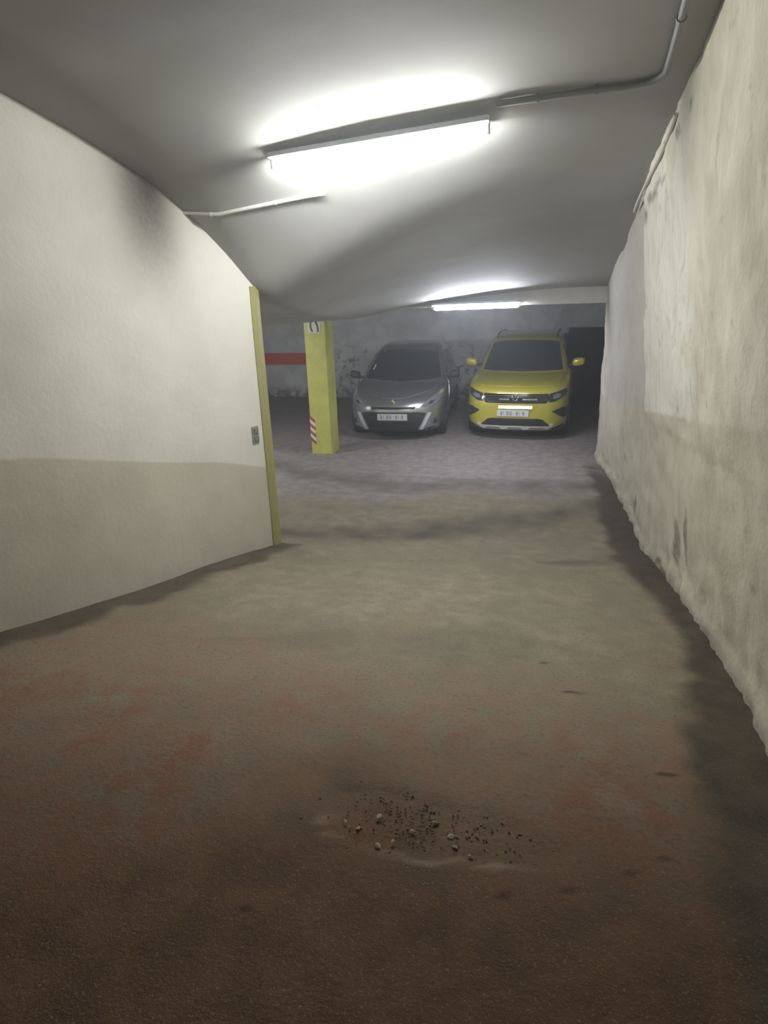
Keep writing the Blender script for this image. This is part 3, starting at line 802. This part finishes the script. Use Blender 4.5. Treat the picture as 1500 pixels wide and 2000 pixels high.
def silver_car():
    rows = [(.15, .14, .60, 2.7, .73, 3.92, .5, 3), (.20, .04, .66, 2.6, .80, 3.98, .5, 3), (.36, .0, .70, 2.5, .84, 4.02, .5, 3), (.54, .01, .72, 2.5, .857, 4.03, .5, 3),
            (.64, .05, .72, 2.5, .86, 4.02, .5, 3), (.71, .13, .72, 2.6, .858, 4.01, .5, 3), (.77, .28, .72, 2.7, .854, 4.01, .5, 3), (.83, .48, .70, 2.8, .848, 4.0, .5, 3),
            (.87, .70, .68, 2.8, .838, 3.99, .5, 3), (.90, .87, .60, 2.7, .825, 3.98, .5, 3), (.925, .95, .56, 2.6, .81, 3.97, .5, 3), (1.10, 1.27, .52, 2.5, .765, 3.92, .5, 2.8),
            (1.24, 1.54, .50, 2.5, .705, 3.80, .5, 2.7), (1.37, 1.78, .50, 2.5, .648, 3.66, .5, 2.6), (1.44, 1.97, .50, 2.4, .60, 3.54, .5, 2.5), (1.485, 2.2, .45, 2.3, .52, 3.36, .45, 2.4), (1.507, 2.5, .35, 2.1, .38, 3.12, .35, 2.2), (1.515, 2.75, .1, 2, .12, 2.95, .1, 2)]
    c = Car('car', 'silver grey hatchback parked between the yellow pillar and the yellow car', (-2.53, 10.18, 0), R(3.5), rows, M['silver'], ((.82, .30), (3.39, .30)))
    c.panel('upper_slot', 'front', [(-.37, .565), (.37, .565), (.40, .60), (-.40, .60)], M['gloss'], off=.004, depth=.02, label='narrow black slot under the bonnet')
    lg = c.panel('lower_grille', 'front', [(-.42, .20), (.42, .20), (.50, .33), (.57, .49), (.44, .515), (-.44, .515), (-.57, .49), (-.50, .33)], M['blackp'], off=.006, depth=.03, label='big black trapezoid lower grille')
    for z in (.25, .29, .33): c.panel('grille_bar', 'front', [(-.42, z-.006), (.42, z-.006), (.42, z+.006), (-.42, z+.006)], M['gloss'], off=.014, depth=.012, parent=lg)
    c.plate(.0, .435, .52, .11)
    for sx in (-1, 1):
        c.panel('bumper_blade', 'front', [(sx*x, z) for x, z in ((.60, .50), (.655, .49), (.515, .20), (.455, .20))], M['skid'], off=.016, depth=.02, label='bright silver blade beside the lower grille')
        l = c.panel('headlight', 'front', [(sx*x, z) for x, z in ((.47, .60), (.58, .585), (.72, .63), (.80, .72), (.825, .80), (.79, .83), (.70, .77), (.56, .675))], M['lens'], off=.010, depth=.03, step=.025, label='clear swept-back headlight')
        c.panel('indicator', 'front', [(sx*x, z) for x, z in ((.74, .745), (.79, .77), (.80, .81), (.76, .795))], M['amber'], off=.015, depth=.012, parent=l, step=.02)
        c.panel('lamp_reflector', 'front', [(sx*x, z) for x, z in ((.58, .625), (.66, .64), (.71, .69), (.63, .68))], M['chrome'], off=.015, depth=.012, parent=l, step=.02)
        y = c.hit('front', sx*.69, .34)[0]
        V, F = lathe([(-.012, .052), (.016, .046), (.016, .030), (.004, .001)], 'x', 20)
        V = [(y.x+b, y.y+.012-a-.008, y.z+cc) for a, b, cc in V]
        mesh_obj('fog_lamp', V, F, M['blackp'], c.e, True)['label'] = 'round dark fog lamp'
    # diamond emblem
    h = c.hit('front', 0, .665)[0]
    em = empty('emblem', (0, h.y-.018, .665)); em.parent = c.e
    V = []; F = []
    for s_ in (1.0, .45):
        for x, z in ((0, .07), (.048, 0), (0, -.07), (-.048, 0)): V.append((x*s_, -.004-(.008 if s_ < 1 else 0), z*s_))
    for s_ in (1.0, .45):
        for x, z in ((0, .07), (.048, 0), (0, -.07), (-.048, 0)): V.append((x*s_, .02, z*s_))
    for k in range(4):
        j = (k+1) % 4; F += [(k, j, 4+j, 4+k), (8+k, 12+k, 12+j, 8+j), (k, 8+k, 8+j, j), (4+k, 4+j, 12+j, 12+k)]
    mesh_obj('emblem_diamond', V, F, M['chrome'], em)['label'] = 'chrome diamond badge'
    c.panel('front_lip', 'front', [(-.70, .155), (.70, .155), (.80, .20), (.66, .235), (.42, .19), (-.42, .19), (-.66, .235), (-.80, .20)], M['blackp'], off=.014, depth=.03)
    c.panel('bonnet', 'top', [(-.42, .34), (-.2, .19), (0, .16), (.2, .19), (.42, .34), (.62, .58), (.72, .95), (.4, .86), (0, .83), (-.4, .86), (-.72, .95), (-.62, .58)], M['silver'], off=.006, depth=.012, step=.05, label='silver bonnet')
    c.panel('windscreen', 'front', [(-.715, .955), (0, .925), (.715, .955), (.58, 1.36), (.38, 1.40), (0, 1.413), (-.38, 1.40), (-.58, 1.36)], M['glass'], off=.006, label='dark windscreen')
    c.panel('windscreen_sticker', 'front', [(-.605, 1.09), (-.575, 1.09), (-.555, 1.17), (-.585, 1.17)], M['plate'], off=.009, depth=.006, step=.02, label='small pale sticker in the windscreen corner')
    c.wiper(-.55, .02, .955, .98); c.wiper(.0, .55, .955, .98)
    c.sides('side_window', [(1.50, 1.0), (2.02, 1.33), (2.30, 1.365), (2.30, 1.0)], M['glass'], off=.006)
    c.sides('side_window', [(2.37, 1.0), (2.37, 1.365), (2.95, 1.33), (3.22, 1.06), (3.18, 1.0)], M['glass'], off=.006)
    c.panel('rear_window', 'back', [(-.60, 1.02), (.60, 1.02), (.50, 1.32), (-.50, 1.32)], M['glass'], off=.006)
    c.sides('door', [(1.33, .28), (1.28, .60), (1.40, .955), (2.31, .965), (2.31, .28)], M['silver'], off=.005, depth=.01, step=.09)
    c.sides('door', [(2.35, .28), (2.35, .965), (3.18, .965), (3.08, .72), (2.94, .50), (2.92, .28)], M['silver'], off=.005, depth=.01, step=.09)
    c.sides('side_strip', [(1.36, .50), (1.36, .54), (2.90, .55), (2.90, .51)], M['blackp'], off=.014, step=.08)
    c.handle(2.14, .87); c.handle(2.98, .88)
    for wy in (.82, 3.39):
        for sx in (-1, 1): c.wheel(sx, wy, .30, .19, .755, M['alloy'])
    for sx in (-1, 1): c.mirror(sx, .95, 1.36, 1.0, .92, M['blackp'])
    for sx in (-1, 1): c.panel('tail_light', 'back', [(sx*x, z) for x, z in ((.55, .78), (.80, .80), (.79, 1.0), (.58, .96))], M['hz_red'], off=.008)
silver_car()

# ------------------------------------------------------------------ crumbled concrete on the ramp
def build_chips():
    spots = [(-.55, 1.45, .010), (-.50, 1.43, .009), (-.45, 1.50, .012), (-.42, 1.37, .013), (-.38, 1.40, .008), (-.33, 1.46, .010),
             (-.27, 1.52, .012), (-.21, 1.47, .015), (-.19, 1.43, .011), (-.14, 1.40, .009), (-.06, 1.37, .009), (-.02, 1.36, .010), (-.47, 1.60, .008), (-.12, 1.30, .007)]
    rnd = random.Random(3)
    for i, (x, y, r) in enumerate(spots):
        bm = bmesh.new(); bmesh.ops.create_icosphere(bm, subdivisions=1, radius=1)
        for v in bm.verts:
            k = .75*r*(1+rnd.uniform(-.45, .45)); v.co = Vector((v.co.x*k*1.2, v.co.y*k, v.co.z*k*.6))
        o = bm_obj('concrete_chip', bm, M['chip']); o.location = (x, y, zfloor(y)-.004); o.rotation_euler = (0, 0, rnd.uniform(0, 6))
        tag(o, 'small pale concrete chip lying in the crumbled patch of the ramp', 'debris', 'chips in the crumbled patch')
    bm = bmesh.new()
    for i in range(260):
        x = rnd.gauss(-.30, .17); y = rnd.gauss(1.50, .07); r = rnd.uniform(.0015, .0045)
        m = Matrix.Translation((x, y, zfloor(y)-.006)) @ Matrix.Rotation(rnd.uniform(0, 6), 4, 'Z')
        ret = bmesh.ops.create_icosphere(bm, subdivisions=1, radius=r, matrix=m)
        for v in ret['verts']: v.co += Vector((rnd.uniform(-1, 1), rnd.uniform(-1, 1), rnd.uniform(-1, 1)))*r*.3
    o = bm_obj('loose_grit', bm, M['grit'])
    tag(o, 'loose brown grit scattered in the crumbled patch of the ramp', 'grit', kind='stuff')
build_chips()
